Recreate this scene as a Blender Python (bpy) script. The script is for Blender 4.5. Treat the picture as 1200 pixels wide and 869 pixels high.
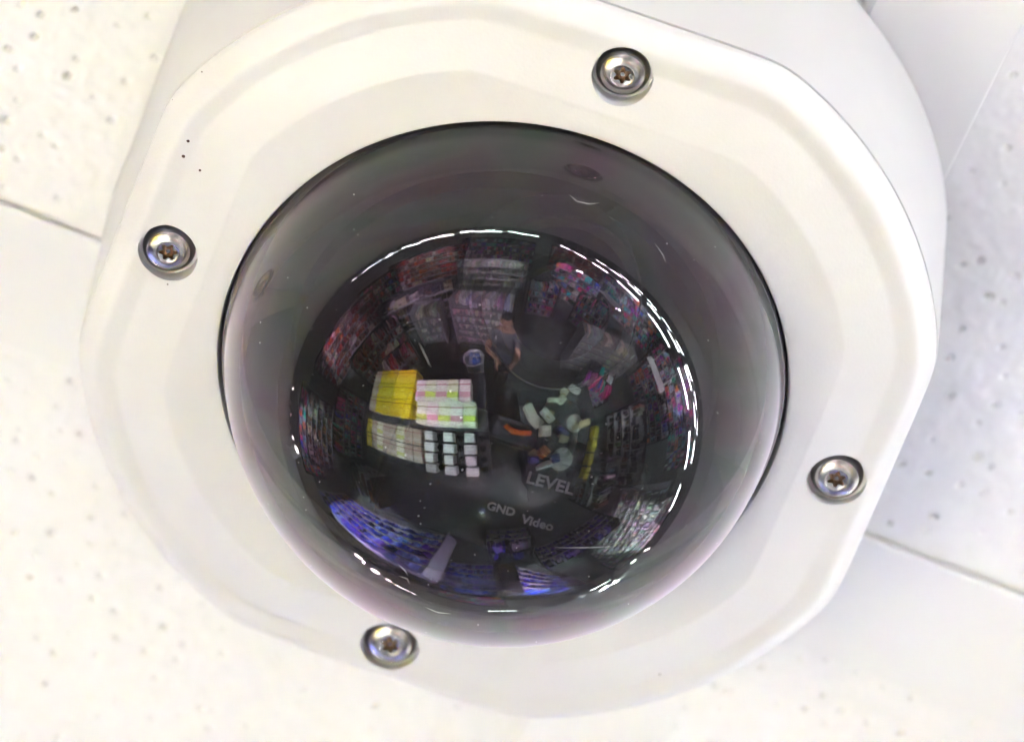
import bpy, bmesh, math, random
import numpy as np
from mathutils import Vector, Matrix
random.seed(7); rng = np.random.default_rng(7)
scene = bpy.context.scene
for o in list(bpy.data.objects): bpy.data.objects.remove(o)
COL = scene.collection
MM = 0.001
H = 2.85                         # height of the fixing screws above the shop floor (m)

# ------------------------------------------------------------------ camera
RC = ((0.94169313, -0.32792551, 0.07535853),
      (0.31955291, 0.80149142, -0.50546754),
      (0.10535649, 0.50007635, 0.85954852))       # rows: image right, image down, view direction
CAMP = Vector((-0.15629364, -0.74938673, -1.28995961 + H))
cd = bpy.data.cameras.new('camera'); cam = bpy.data.objects.new('camera', cd); COL.objects.link(cam)
m = Matrix(((RC[0][0], -RC[1][0], -RC[2][0]),
            (RC[0][1], -RC[1][1], -RC[2][1]),
            (RC[0][2], -RC[1][2], -RC[2][2]))).to_4x4()
m.translation = CAMP
cam.matrix_world = m
cd.sensor_width = 36; cd.lens = 9975.91 / 1200 * 36
cd.clip_start = 0.05; cd.clip_end = 200
cd.dof.use_dof = True; cd.dof.focus_distance = 1.4815; cd.dof.aperture_fstop = 15
scene.camera = cam

# ------------------------------------------------------------------ world, exposure
w = bpy.data.worlds.new('World'); scene.world = w; w.use_nodes = True
w.node_tree.nodes['Background'].inputs[0].default_value = (1, 1, 1, 1)
w.node_tree.nodes['Background'].inputs[1].default_value = 0.05
vs = scene.view_settings
vs.view_transform = 'Standard'; vs.look = 'None'; vs.gamma = 1; vs.exposure = -1.02; vs.use_curve_mapping = False
scene.cycles.use_denoising = True; scene.cycles.use_adaptive_sampling = False
scene.cycles.max_bounces = 14; scene.cycles.diffuse_bounces = 4; scene.cycles.glossy_bounces = 6
scene.cycles.transparent_max_bounces = 24
scene.cycles.caustics_reflective = False; scene.cycles.caustics_refractive = False
scene.cycles.sample_clamp_indirect = 0
TUBE = 900.0                     # emission of the strip lights
SPOT_W = 800.0                   # power of the track spots

# ------------------------------------------------------------------ helpers
def link(o): COL.objects.link(o); return o
def obj(name, bm_or_mesh, mats=None, parent=None, smooth=False):
    if isinstance(bm_or_mesh, bmesh.types.BMesh):
        me = bpy.data.meshes.new(name); bm_or_mesh.to_mesh(me); bm_or_mesh.free()
    else: me = bm_or_mesh
    if mats is not None:
        for mt in (mats if isinstance(mats, (list, tuple)) else [mats]): me.materials.append(mt)
    if smooth: me.shade_smooth()
    o = link(bpy.data.objects.new(name, me))
    if parent is not None: o.parent = parent
    return o
def tag(o, label=None, cat=None, group=None, kind=None):
    if label: o['label'] = label
    if cat: o['category'] = cat
    if group: o['group'] = group
    if kind: o['kind'] = kind
    return o
def thing(name, label, cat, loc=(0, 0, 0), rz=0, group=None):
    o = link(bpy.data.objects.new(name, None)); o.location = loc; o.rotation_euler = (0, 0, rz)
    o.empty_display_size = 0.05
    return tag(o, label, cat, group)
def add_box(bm, x0, x1, y0, y1, z0, z1, M=None, col=None, lay=None, mat=0):
    v = [bm.verts.new((x, y, z)) for z in (z0, z1) for y in (y0, y1) for x in (x0, x1)]
    fs = []
    for q in ((0, 2, 3, 1), (4, 5, 7, 6), (0, 1, 5, 4), (2, 6, 7, 3), (0, 4, 6, 2), (1, 3, 7, 5)):
        f = bm.faces.new([v[i] for i in q]); f.material_index = mat; fs.append(f)
        if lay is not None: f[lay] = col
    if M is not None: bmesh.ops.transform(bm, matrix=M, verts=v)
    return fs
def add_cyl(bm, p0, p1, r, n=12, r1=None, cap=True):
    p0 = Vector(p0); p1 = Vector(p1); d = (p1 - p0).normalized()
    a = d.orthogonal().normalized(); b = d.cross(a); r1 = r if r1 is None else r1
    A = []; B = []
    for i in range(n):
        t = 2 * math.pi * i / n; e = a * math.cos(t) + b * math.sin(t)
        A.append(bm.verts.new(p0 + e * r)); B.append(bm.verts.new(p1 + e * r1))
    for i in range(n): bm.faces.new((A[i], A[(i+1) % n], B[(i+1) % n], B[i]))
    if cap: bm.faces.new(A[::-1]); bm.faces.new(B)
def add_tube(bm, pts, r, n=8):
    pts = [Vector(p) for p in pts]; prev = None
    for i, p in enumerate(pts):
        d = (pts[min(i+1, len(pts)-1)] - pts[max(i-1, 0)]).normalized()
        a = d.orthogonal().normalized(); b = d.cross(a)
        rr = r if not callable(r) else r(i / (len(pts)-1))
        ring = [bm.verts.new(p + (a*math.cos(2*math.pi*k/n) + b*math.sin(2*math.pi*k/n))*rr) for k in range(n)]
        if prev:
            k0 = min(range(n), key=lambda k: (ring[k].co - prev[0].co).length)
            ring = ring[k0:] + ring[:k0]
            for k in range(n): bm.faces.new((prev[k], prev[(k+1) % n], ring[(k+1) % n], ring[k]))
        else: bm.faces.new(ring[::-1])
        prev = ring
    bm.faces.new(prev)
def loft(bm, rings, close_first=False, close_last=False, mats=None):
    V = [[bm.verts.new(p) for p in r] for r in rings]; n = len(V[0])
    for i in range(len(V)-1):
        for k in range(n):
            f = bm.faces.new((V[i][k], V[i][(k+1) % n], V[i+1][(k+1) % n], V[i+1][k]))
            if mats: f.material_index = mats[i]
    if close_first: bm.faces.new(V[0][::-1])
    if close_last: bm.faces.new(V[-1])
    return V

# ------------------------------------------------------------------ materials
class NT:
    def __init__(s, name):
        s.m = bpy.data.materials.new(name); s.m.use_nodes = True; s.t = s.m.node_tree; s.n = s.t.nodes
        s.out = s.n['Material Output']; s.b = s.n['Principled BSDF']
    def add(s, typ, **kw):
        n = s.n.new(typ)
        for k, v in kw.items():
            if k in n.inputs.keys(): n.inputs[k].default_value = v
            else: setattr(n, k, v)
        return n
    def l(s, a, b): s.t.links.new(a, b)
    def ramp(s, fac, stops):
        r = s.n.new('ShaderNodeValToRGB'); e = r.color_ramp.elements
        for i, (p, c) in enumerate(stops):
            el = e[i] if i < 2 else e.new(p)
            el.position = p; el.color = c if len(c) == 4 else (*c, 1)
        s.l(fac, r.inputs[0]); return r
    def coord(s, which='Object'): return s.add('ShaderNodeTexCoord').outputs[which]
def simple(name, col, rough=0.5, metal=0.0, var=0.06, scale=60.0, bump=0.0, bscale=400.0, spec=0.5):
    t = NT(name); t.b.inputs['Roughness'].default_value = rough; t.b.inputs['Metallic'].default_value = metal
    t.b.inputs['Specular IOR Level'].default_value = spec
    no = t.add('ShaderNodeTexNoise', Scale=scale, Detail=4.0); t.l(t.coord(), no.inputs['Vector'])
    lo = [max(0, c*(1-var)) for c in col]; hi = [min(1, c*(1+var)) for c in col]
    r = t.ramp(no.outputs['Fac'], [(0.3, lo), (0.7, hi)]); t.l(r.outputs[0], t.b.inputs['Base Color'])
    if bump:
        n2 = t.add('ShaderNodeTexNoise', Scale=bscale, Detail=3.0); t.l(t.coord(), n2.inputs['Vector'])
        bp = t.add('ShaderNodeBump', Strength=bump, Distance=0.0002); t.l(n2.outputs['Fac'], bp.inputs['Height'])
        t.l(bp.outputs[0], t.b.inputs['Normal'])
    return t.m
def emit(name, col, s):
    t = NT(name); t.b.inputs['Base Color'].default_value = (*col, 1)
    t.b.inputs['Emission Color'].default_value = (*col, 1); t.b.inputs['Emission Strength'].default_value = s
    return t.m

M_WHITE = simple('cream_painted_alloy', (0.605, 0.60, 0.586), 0.38, var=0.012, scale=90, bump=0.2, bscale=1500)
M_HOUS = simple('white_painted_alloy', (0.53, 0.53, 0.523), 0.42, var=0.012, scale=60, bump=0.08, bscale=1500)
M_TILE = simple('mineral_tile', (0.72, 0.72, 0.715), 0.95, var=0.02, scale=300, spec=0.1)
M_TEE = simple('white_painted_rail', (0.69, 0.69, 0.685), 0.5, var=0.008, scale=40)
M_RUB = simple('black_rubber', (0.012, 0.012, 0.012), 0.6)
M_BLACK = simple('matt_black_plastic', (0.005, 0.005, 0.006), 0.8, var=0.2, scale=200, spec=0.0)
M_BARREL = simple('dark_grey_plastic', (0.045, 0.054, 0.051), 0.55, var=0.15, scale=150, spec=0.06)
M_PRINT = simple('grey_print', (0.6, 0.6, 0.6), 0.7)
M_RUST = simple('rust', (0.055, 0.022, 0.012), 0.8, var=0.3, scale=2000)
M_DUST = simple('dust', (0.75, 0.74, 0.75), 0.7)
M_SCR = simple('scratched_plastic', (0.55, 0.54, 0.52), 0.3)

def steel(name, c, rough):
    t = NT(name); t.b.inputs['Metallic'].default_value = 1
    no = t.add('ShaderNodeTexNoise', Scale=500.0, Detail=2.0); t.l(t.coord(), no.inputs['Vector'])
    r = t.ramp(no.outputs['Fac'], [(0.3, tuple(q*.94 for q in c)), (0.7, tuple(q*1.06 for q in c))]); t.l(r.outputs[0], t.b.inputs['Base Color'])
    t.b.inputs['Roughness'].default_value = rough
    return t.m
M_STEEL = steel('stainless_steel', (0.47, 0.435, 0.40), .24); M_STEELD = steel('oxidised_steel_rim', (0.19, 0.182, 0.165), .3); M_STEELB = steel('brown_tinted_steel', (0.34, 0.24, 0.16), .3)  # the brown puts the mirrored yellow into the socket colour
def dome_outer():
    t = NT('smoked_polycarbonate'); t.n.remove(t.b)
    fr = t.add('ShaderNodeFresnel', IOR=1.505)
    lw = t.add('ShaderNodeLayerWeight', Blend=0.5)
    tr = t.add('ShaderNodeBsdfTransparent'); tr.inputs[0].default_value = (0.29, 0.27, 0.285, 1)
    gl = t.add('ShaderNodeBsdfGlossy', Roughness=0.0)
    # faint interference tints of the moulded shell
    no = t.add('ShaderNodeTexNoise', Scale=34.0, Detail=1.5, Distortion=2.2); t.l(t.coord(), no.inputs['Vector'])
    r = t.ramp(no.outputs['Fac'], [(0.30, (0.72, 1.0, 0.84)), (0.48, (1, 0.97, 1)), (0.66, (1.0, 0.66, 0.86))])
    t.l(r.outputs[0], gl.inputs[0])
    mx = t.add('ShaderNodeMixShader'); t.l(fr.outputs[0], mx.inputs[0]); t.l(tr.outputs[0], mx.inputs[1]); t.l(gl.outputs[0], mx.inputs[2])
    # haze painted as a pale film: grows towards grazing view, lifts rim and blacks
    pw = t.add('ShaderNodeMath', operation='POWER'); t.l(lw.outputs['Facing'], pw.inputs[0]); pw.inputs[1].default_value = 4.2
    ml = t.add('ShaderNodeMath', operation='MULTIPLY'); t.l(pw.outputs[0], ml.inputs[0]); ml.inputs[1].default_value = 0.80
    ad = t.add('ShaderNodeMath', operation='ADD'); t.l(ml.outputs[0], ad.inputs[0]); ad.inputs[1].default_value = 0.013
    df = t.add('ShaderNodeBsdfDiffuse'); df.inputs[0].default_value = (0.70, 0.655, 0.69, 1)
    m2 = t.add('ShaderNodeMixShader'); t.l(ad.outputs[0], m2.inputs[0]); t.l(mx.outputs[0], m2.inputs[1]); t.l(df.outputs[0], m2.inputs[2])
    t.l(m2.outputs[0], t.out.inputs['Surface']); return t.m
def dome_inner():
    t = NT('smoked_polycarbonate_inside'); t.n.remove(t.b)
    tr = t.add('ShaderNodeBsdfTransparent'); tr.inputs[0].default_value = (0.97, 0.96, 0.97, 1)
    t.l(tr.outputs[0], t.out.inputs['Surface']); return t.m
M_DOME = dome_outer(); M_DOME_IN = dome_inner()
def goods_mat():
    t = NT('printed_packaging'); a = t.add('ShaderNodeAttribute', attribute_name='tint')
    no = t.add('ShaderNodeTexNoise', Scale=45.0, Detail=2.0); t.l(t.coord(), no.inputs['Vector'])
    r = t.ramp(no.outputs['Fac'], [(0.35, (0.55,)*3), (0.6, (1, 1, 1))])
    mx = t.add('ShaderNodeMix', data_type='RGBA', blend_type='MULTIPLY'); mx.inputs[0].default_value = 1
    t.l(a.outputs['Color'], mx.inputs[6]); t.l(r.outputs[0], mx.inputs[7])
    t.l(mx.outputs[2], t.b.inputs['Base Color']); t.b.inputs['Roughness'].default_value = 0.3; return t.m
M_GOODS = goods_mat()
M_FLOOR = simple('dark_vinyl_floor', (0.10, 0.11, 0.115), 0.35, var=0.25, scale=3)
M_WALL = simple('painted_wall', (0.45, 0.45, 0.46), 0.8, scale=2)
M_SHELF = simple('grey_shelf_steel', (0.30, 0.30, 0.33), 0.4, scale=8)
M_SHELFD = simple('dark_shelf_steel', (0.05, 0.05, 0.06), 0.4, scale=8)
M_RAILG = simple('price_rail_grey', (0.22, 0.22, 0.24), 0.4, scale=20)
M_LAV = simple('lavender_shelf_steel', (0.36, 0.37, 0.52), 0.4, scale=8)
M_REFL = simple('white_reflector', (0.8, 0.8, 0.8), 0.4)
M_TUBE = emit('fluorescent_tube', (0.95, 0.98, 1.0), TUBE)
M_LAMP = emit('lamp_lens', (1.0, 0.96, 0.9), 120.0)

# ------------------------------------------------------------------ ceiling: tiles and rails (grid turned 2.65 degrees)
PHI = math.radians(2.65); ZC = H + 0.050
ceil = link(bpy.data.objects.new('ceiling', bpy.data.meshes.new('ceiling')))
tag(ceil, 'white suspended ceiling of pinholed mineral tiles in a flat rail grid', kind='structure')
ceil.location = (0.0505, 0.0518, ZC); ceil.rotation_euler = (0, 0, PHI)      # at the crossing of the rails' centrelines
ceil.data.materials.append(M_TILE)
PITCH = 0.6; HM = 0.01365; HCR = 0.0130
bm = bmesh.new()                                   # far sheet round the built tiles
N = 5
E_ = 24.0; I_ = PITCH * N
for (x0, x1, y0, y1) in ((-E_, E_, I_, E_), (-E_, E_, -E_, -I_), (-E_, -I_, -I_, I_), (I_, E_, -I_, I_)):
    bm.faces.new([bm.verts.new(p) for p in ((x0, y0, .001), (x0, y1, .001), (x1, y1, .001), (x1, y0, .001))])
bm.to_mesh(ceil.data); bm.free()

def hash_pits(n, ext, sp):
    P = []
    for i in range(int(n)):
        for j in range(int(n)):
            if rng.random() < 0.18: continue
            P.append(((i + .5 + rng.uniform(-.36, .36)) * sp, (j + .5 + rng.uniform(-.36, .36)) * sp,
                      rng.uniform(.38, .66) * MM, rng.choice([1.0, 1.5, 2.0, 2.6]) * MM))
    return P
def smooth_noise(nx, cell, amp):
    k = int(nx / cell) + 3
    g = rng.standard_normal((k, k)); x = np.arange(nx) / cell; i = x.astype(int); fr = x - i; fr = fr*fr*(3-2*fr)
    a = g[i][:, i]*(1-fr)[:, None] + g[i+1][:, i]*fr[:, None]
    b = g[i][:, i+1]*(1-fr)[:, None] + g[i+1][:, i+1]*fr[:, None]
    return amp*(a*(1-fr)[None] + b*fr[None])
# a tile corner as it hangs: fine relief next to the camera, plain further out.  Local corner at (0,0), tile spreads to +x,+y
def tile_corner(sx, sy, ext=0.15):
    step = 0.00050; n = int(ext/step) + 1
    hgt = smooth_noise(n, 2.4, .05*MM) + smooth_noise(n, 5, .06*MM) + smooth_noise(n, 9, .02*MM)
    xs = np.arange(n)*step
    for (px, py, r, d) in hash_pits(ext/.0063, ext, .0063):
        i0, i1 = int((px-3*r)/step), int((px+3*r)/step)+2; j0, j1 = int((py-3*r)/step), int((py+3*r)/step)+2
        if i0 < 1 or j0 < 1 or i1 > n-1 or j1 > n-1: continue
        dx = xs[i0:i1, None]-px; dy = xs[None, j0:j1]-py; q = np.sqrt(dx*dx+dy*dy)/r
        hgt[i0:i1, j0:j1] = np.maximum(hgt[i0:i1, j0:j1], d*np.clip(1.25-q, 0, .9))
    ed = np.minimum(xs[:, None], xs[None, :]); hgt += np.where(ed < .0012, (.0012-ed)*.3, 0)   # eased edge
    fade = np.clip((ext - np.maximum(xs[:, None], xs[None, :]))/.01, 0, 1); hgt *= fade
    X, Y = np.meshgrid(xs, xs, indexing='ij')
    V = np.stack([X*sx, Y*sy, hgt], -1).reshape(-1, 3)
    idx = np.arange(n*n).reshape(n, n)
    q = np.stack([idx[:-1, :-1], idx[1:, :-1], idx[1:, 1:], idx[:-1, 1:]], -1).reshape(-1, 4)
    if sx*sy > 0: q = q[:, ::-1]
    L = PITCH - .0274; e = xs[-1]
    extra = np.array([(e, 0, 0), (L, 0, 0), (L, L, 0), (0, L, 0), (0, e, 0), (e, e, 0), (0, 0, .015), (L, 0, .015), (L, L, .015), (0, L, .015)])
    extra[:, 0] *= sx; extra[:, 1] *= sy; b = len(V); V = np.vstack([V, extra])
    F = q.tolist() + [[b, b+1, b+2, b+5], [b+5, b+2, b+3, b+4], [b+6, b+7, b+8, b+9],
                      [b, b+1, b+7, b+6], [b+1, b+2, b+8, b+7], [b+2, b+3, b+9, b+8], [b+3, b+4, b+6, b+9]]
    me = bpy.data.meshes.new('ceiling_tile'); me.from_pydata(V.tolist(), [], F); me.shade_smooth()
    me.materials.append(M_TILE); return me
TZ = 0.00096
plain = bmesh.new(); L = PITCH - .0274
add_box(plain, 0, L, 0, L, 0, .015); pm = bpy.data.meshes.new('ceiling_tile'); plain.to_mesh(pm); plain.free(); pm.materials.append(M_TILE)
for i in range(-N, N):
    for j in range(-N, N):
        if i in (-1, 0) and j in (-1, 0):
            sx = 1 if i == 0 else -1; sy = 1 if j == 0 else -1
            o = obj('ceiling_tile', tile_corner(sx, sy), None, ceil); o.location = (sx*(HCR-.0012), (HM-.0012) if sy > 0 else -(HM+.00005), TZ)
        else:
            o = obj('ceiling_tile', pm, None, ceil); o.location = (i*PITCH + .0137, j*PITCH + .0137, TZ)
def rail(x0, x1, y0, y1):
    bm = bmesh.new(); add_box(bm, x0, x1, y0, y1, 0, .0009)
    bmesh.ops.bevel(bm, geom=[e for e in bm.edges if abs(e.verts[0].co.z) < 1e-6 and abs(e.verts[1].co.z) < 1e-6], offset=.00035, segments=3, affect='EDGES')
    add_box(bm, (x0+x1)/2-.001 if x1-x0 < .1 else x0, (x0+x1)/2+.001 if x1-x0 < .1 else x1,
            (y0+y1)/2-.001 if y1-y0 < .1 else y0, (y0+y1)/2+.001 if y1-y0 < .1 else y1, .001, .03)
    return obj('ceiling_rail', bm, M_TEE, ceil)
for j in range(-N+1, N):
    rail(-I_, I_, j*PITCH-HM, j*PITCH+HM)
for i in range(-N+1, N):
    for j in range(-N, N):
        o = rail(i*PITCH-HCR, i*PITCH+HCR, j*PITCH+HM, (j+1)*PITCH-HM)

# ------------------------------------------------------------------ the dome camera
unit = thing('dome_camera', 'white dome security camera with smoked bubble hanging under the ceiling rails', 'camera', (0, 0, H))
NS = 288
def outline(R, F, z, n=NS):
    out = []
    for k in range(n):
        th = 2*math.pi*k/n
        a = (th + math.pi/4) % (math.pi/2) - math.pi/4
        fl = F/math.cos(a); s = 1.3*MM*1000
        d = R - fl; kk = 1.1
        r = 0.5*(R + fl - math.sqrt(d*d + kk*kk)) + (0 if F < R-.5 else 0.5*kk)
        out.append((r*math.cos(th)*MM, r*math.sin(th)*MM, z*MM))
    return out
def chaikin(P, it=2):
    for _ in range(it):
        Q = [P[0]]
        for a, b in zip(P[:-1], P[1:]):
            Q.append(tuple(.75*x+.25*y for x, y in zip(a, b))); Q.append(tuple(.25*x+.75*y for x, y in zip(a, b)))
        Q.append(P[-1]); P = Q
    return P
# bezel profile (circle radius, flat distance, z) from the joint to the dome opening
prof = [(76.2, 71.7, 3.6), (76.2, 71.7, 3.0), (75.6, 71.1, 1.6), (73.6, 69.1, -0.55), (72.6, 68.1, -0.95), (71.6, 67.1, -1.0),
        (70.2, 65.4, -1.0), (69.3, 64.5, -1.02), (68.6, 63.7, -1.2), (61.2, 55.9, -3.12), (60.6, 55.3, -3.28), (60.0, 54.7, -3.3),
        (55.0, 53.4, -3.5), (52.0, 51.9, -3.7), (50.9, 50.9, -3.8), (50.5, 50.5, -3.75)]
prof = [(74.8, 70.3, 4.6), (76.05, 71.55, 4.6), (76.2, 71.7, 4.5)] + chaikin(prof, 1) + [(50.25, 50.25, -3.3), (50.2, 50.2, 4.0), (50.2, 50.2, 4.9)]
bm = bmesh.new(); rings = []
for (R, F, z) in prof:
    rings.append(outline(R, F if R - F > .3 else R*3, z) if R - F > .3 else
                 [(R*math.cos(2*math.pi*k/NS)*MM, R*math.sin(2*math.pi*k/NS)*MM, z*MM) for k in range(NS)])
rings.append(rings[0])
V = loft(bm, rings[:-1])
for k in range(NS): bm.faces.new((V[-1][k], V[-1][(k+1) % NS], V[0][(k+1) % NS], V[0][k]))
bmesh.ops.recalc_face_normals(bm, faces=bm.faces)
bezel = obj('bezel', bm, M_WHITE, unit)
SCR = [(0, -62.5), (-62.5, 0), (0, 62.5), (62.5, 0)]
cut = bmesh.new()
for x, y in SCR: add_cyl(cut, (x*MM, y*MM, .8*MM), (x*MM, y*MM, -9*MM), 5.35*MM, 64)
cutter = obj('cutter', cut)
cutter.location = (0, 0, H)
md = bezel.modifiers.new('pockets', 'BOOLEAN'); md.object = cutter; md.operation = 'DIFFERENCE'; md.solver = 'EXACT'
bpy.context.view_layer.update()
dg = bpy.context.evaluated_depsgraph_get()
me = bpy.data.meshes.new_from_object(bezel.evaluated_get(dg)); bezel.modifiers.clear(); bezel.data = me
bpy.data.objects.remove(cutter)
me.name = 'bezel'; me.shade_smooth(); me.set_sharp_from_angle(angle=math.radians(32))

# housing: same outline, from the joint up to the rails
bm = bmesh.new()
hp = [(74.5, 70.0, 5.05), (76.15, 71.65, 5.05), (76.35, 71.85, 5.15), (76.45, 71.95, 5.5), (76.6, 72.1, 48.4), (76.3, 71.8, 49.5), (75.6, 71.1, 49.9)]
loft(bm, [outline(*p) for p in hp], True, True); bmesh.ops.recalc_face_normals(bm, faces=bm.faces)
hs = obj('housing', bm, M_HOUS, unit, True); hs.data.set_sharp_from_angle(angle=math.radians(40))
bm = bmesh.new()                                    # dark joint gasket
loft(bm, [outline(75.85, 71.35, 4.4), outline(75.85, 71.35, 5.4)]); obj('joint_gasket', bm, M_RUB, unit)

# screws
def screw_mesh():
    bm = bmesh.new(); n = 48
    pr = [(4.7, .8), (4.72, .45), (4.6, .05), (4.3, -.45), (3.85, -.9), (3.3, -1.25), (2.7, -1.48), (2.25, -1.58), (2.1, -1.58), (1.98, -1.42), (1.86, -1.36)]
    rings = [[(r*math.cos(2*math.pi*k/n)*MM, r*math.sin(2*math.pi*k/n)*MM, z*MM) for k in range(n)] for r, z in pr]
    def star(s, z): return [((1.36 + .34*math.cos(6*2*math.pi*k/n))*s*math.cos(2*math.pi*k/n)*MM, (1.36 + .34*math.cos(6*2*math.pi*k/n))*s*math.sin(2*math.pi*k/n)*MM, z*MM) for k in range(n)]
    rings += [star(1.02, -1.34), star(.98, -1.28), star(.96, .1)]
    rings += [[(.55*math.cos(2*math.pi*k/n)*MM, .55*math.sin(2*math.pi*k/n)*MM, z*MM) for k in range(n)] for z in (.12, -.75)]
    rings += [[(.4*math.cos(2*math.pi*k/n)*MM, .4*math.sin(2*math.pi*k/n)*MM, -.9*MM) for k in range(n)]]
    mi = [1, 1, 1, 1, 0, 0, 0, 0, 0, 0, 0, 0, 2, 2, 2, 2, 2, 2]
    loft(bm, rings, True, True, mats=mi)
    bmesh.ops.recalc_face_normals(bm, faces=bm.faces)
    me = bpy.data.meshes.new('screw'); bm.to_mesh(me); bm.free()
    for q in (M_STEEL, M_STEELD, M_STEELB): me.materials.append(q); me.shade_smooth()
    me.set_sharp_from_angle(angle=math.radians(38)); return me
sm = screw_mesh()
for (x, y), rz in zip(SCR, (15, 40, 5, 22)):
    s = obj('screw', sm, None, unit); s.location = (x*MM, y*MM, 0); s.rotation_euler = (0, 0, math.radians(rz))

# rust specks on the bezel
def blob(r, seed):
    bm = bmesh.new(); bmesh.ops.create_icosphere(bm, subdivisions=2, radius=r*MM); rr = random.Random(seed)
    for v in bm.verts: v.co *= rr.uniform(.85, 1.15); v.co.z *= .35
    return bm
for i, (x, y, r) in enumerate([(-66.1, -22.3, .28), (-65.9, -19.1, .33), (-62.4, -17.8, .24), (-68.1, -36.2, .13), (-70.9, -26.8, .10), (-60.6, 5.8, .14), (47.2, 50.2, .18)]):
    o = obj('rust_spot', blob(r, i), M_RUST, bezel, True)
    ok, loc, nor, _ = bezel.ray_cast(Vector((x*MM, y*MM, -.05)), Vector((0, 0, 1)))
    o.location = loc if ok else (x*MM, y*MM, -.001)
    if ok: o.rotation_euler = nor.to_track_quat('Z', 'Y').to_euler()

# the smoked bubble: outer and inner skins closed at the flange
bm = bmesh.new(); n = 160; rings = []; mats = []
def circ(r, z): return [(r*math.cos(2*math.pi*k/n)*MM, r*math.sin(2*math.pi*k/n)*MM, z*MM) for k in range(n)]
outer = [(49.7, 4.0), (49.7, 0.0), (49.65, -3.6), (49.5, -4.6), (49.2, -5.0)]
Rd, zc = 49.1, -1.9
for i in range(1, 58):
    a = math.radians(3.8 + (90-3.8)*i/57.0); outer.append((Rd*math.cos(a), zc - Rd*math.sin(a)))
outer[-1] = (.02, zc - Rd)
inner = [(max(.02, (Rd-2.2)*math.cos(a)), zc - (Rd-2.2)*math.sin(a)) for a in [math.radians(90*i/40) for i in range(40, -1, -1)]] + [(46.9, 4.0)]
allp = outer + inner
mt = [0]*len(outer) + [1]*(len(allp)-len(outer))
V = loft(bm, [circ(*p) for p in allp], mats=mt)
for k in range(n): bm.faces.new((V[-1][k], V[-1][(k+1) % n], V[0][(k+1) % n], V[0][k])).material_index = 1
bmesh.ops.recalc_face_normals(bm, faces=bm.faces)
dome = obj('dome_cover', bm, [M_DOME, M_DOME_IN], unit, True)

# scratches and dust on the bubble
def onsph(p, lift=.02):
    v = Vector(p) - Vector((0, 0, zc)); v.normalize(); return (v*(Rd+lift) + Vector((0, 0, zc)))*MM
def scratch(pts, r):
    P = []
    for i in range(len(pts)-1):
        for t in range(6): P.append(onsph(Vector(pts[i]).lerp(Vector(pts[i+1]), t/6)))
    P.append(onsph(pts[-1])); bm = bmesh.new(); add_tube(bm, P, lambda u: r*MM*max(.15, math.sin(math.pi*u)), 6); obj('scratch', bm, M_SCR, dome, True)
scratch([(-2.8, -46.25, -18.2), (-1.2, -46, -19.1), (.9, -46.1, -18.8), (2.6, -46.4, -17.8)], .055)
scratch([(-19.8, -22.1, -41), (-17.8, -20.7, -42.7), (-16.7, -19.85, -43.6)], .045)
scratch([(14.2, 3.1, -48.8), (18.5, 2.4, -47.3), (23.6, 1.7, -45)], .035)
scratch([(-9.6, 17.6, -46.7), (-8, 18.4, -46.7), (-7.2, 19.4, -46.5)], .05)
scratch([(-8.6, 20.6, -46), (-7.0, 20.2, -46), (-6.3, 21.6, -46)], .05)
scratch([(-2.0, 26.0, -43), (0.5, 26.4, -43), (2.6, 25.2, -43)], .05)
scratch([(14, -44, -20), (16, -43, -21), (17, -42.4, -22)], .03)
bm = bmesh.new()
for i in range(150):
    a = random.uniform(0, 2*math.pi); e = random.uniform(.15, 1.45); r = random.choice([.03, .035, .045, .06, .085])
    p = onsph((math.cos(a)*math.cos(e), math.sin(a)*math.cos(e), -math.sin(e) + zc/1.0), 0) if False else (Vector((math.cos(a)*math.cos(e), math.sin(a)*math.cos(e), -math.sin(e)))*(Rd+.01) + Vector((0, 0, zc)))*MM
    bmesh.ops.create_icosphere(bm, subdivisions=1, radius=r*MM, matrix=Matrix.Translation(p))
tag(obj('dust', bm, M_DUST, dome, True), kind='stuff')

# inside the bubble
bm = bmesh.new(); loft(bm, [circ(46.5, 3.6), circ(46.5, 2.0), circ(38, 1.0), circ(37, -3), circ(.02, -3)])
obj('base_plate', bm, M_BLACK, unit, False)
bm = bmesh.new()
add_box(bm, -14*MM, 31*MM, 8*MM, 31*MM, -11.8*MM, -3*MM)
bmesh.ops.bevel(bm, geom=bm.edges[:], offset=1.2*MM, segments=3, affect='EDGES')
board = obj('control_board', bm, M_BLACK, unit, True)
def text(body, x, y, z, size, rz=-4):
    c = bpy.data.curves.new('lettering', 'FONT'); c.body = body; c.size = size*MM; c.extrude = .05*MM; c.align_x = 'CENTER'; c.align_y = 'CENTER'; c.offset = .06*MM
    o = bpy.data.objects.new('tmp', c); COL.objects.link(o); bpy.context.view_layer.update()
    me = bpy.data.meshes.new_from_object(o.evaluated_get(bpy.context.evaluated_depsgraph_get())); bpy.data.objects.remove(o)
    t = obj('lettering', me, M_PRINT, board)
    X = Vector((math.cos(math.radians(rz)), math.sin(math.radians(rz)), 0)); Y = Vector((X.y, -X.x, 0)); Z = X.cross(Y)
    mw = Matrix((X, Y, Z)).transposed().to_4x4(); mw.translation = (x*MM, y*MM, z*MM); t.matrix_local = mw
    return t
text('LEVEL', 14.2, 13.4, -11.9, 3.35); text('GND', 7.85, 21.6, -11.9, 2.25); text('Video', 14.8, 21.9, -11.9, 2.45)
bm = bmesh.new()
loft(bm, [[(p[0]+12.4*MM, p[1]+4.6*MM, p[2]) for p in circ(r, z)] for r, z in ((3.4, -3), (3.4, -12.6), (3.1, -12.9), (2.4, -12.9), (2.2, -12.2), (.02, -12.2))])
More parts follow.
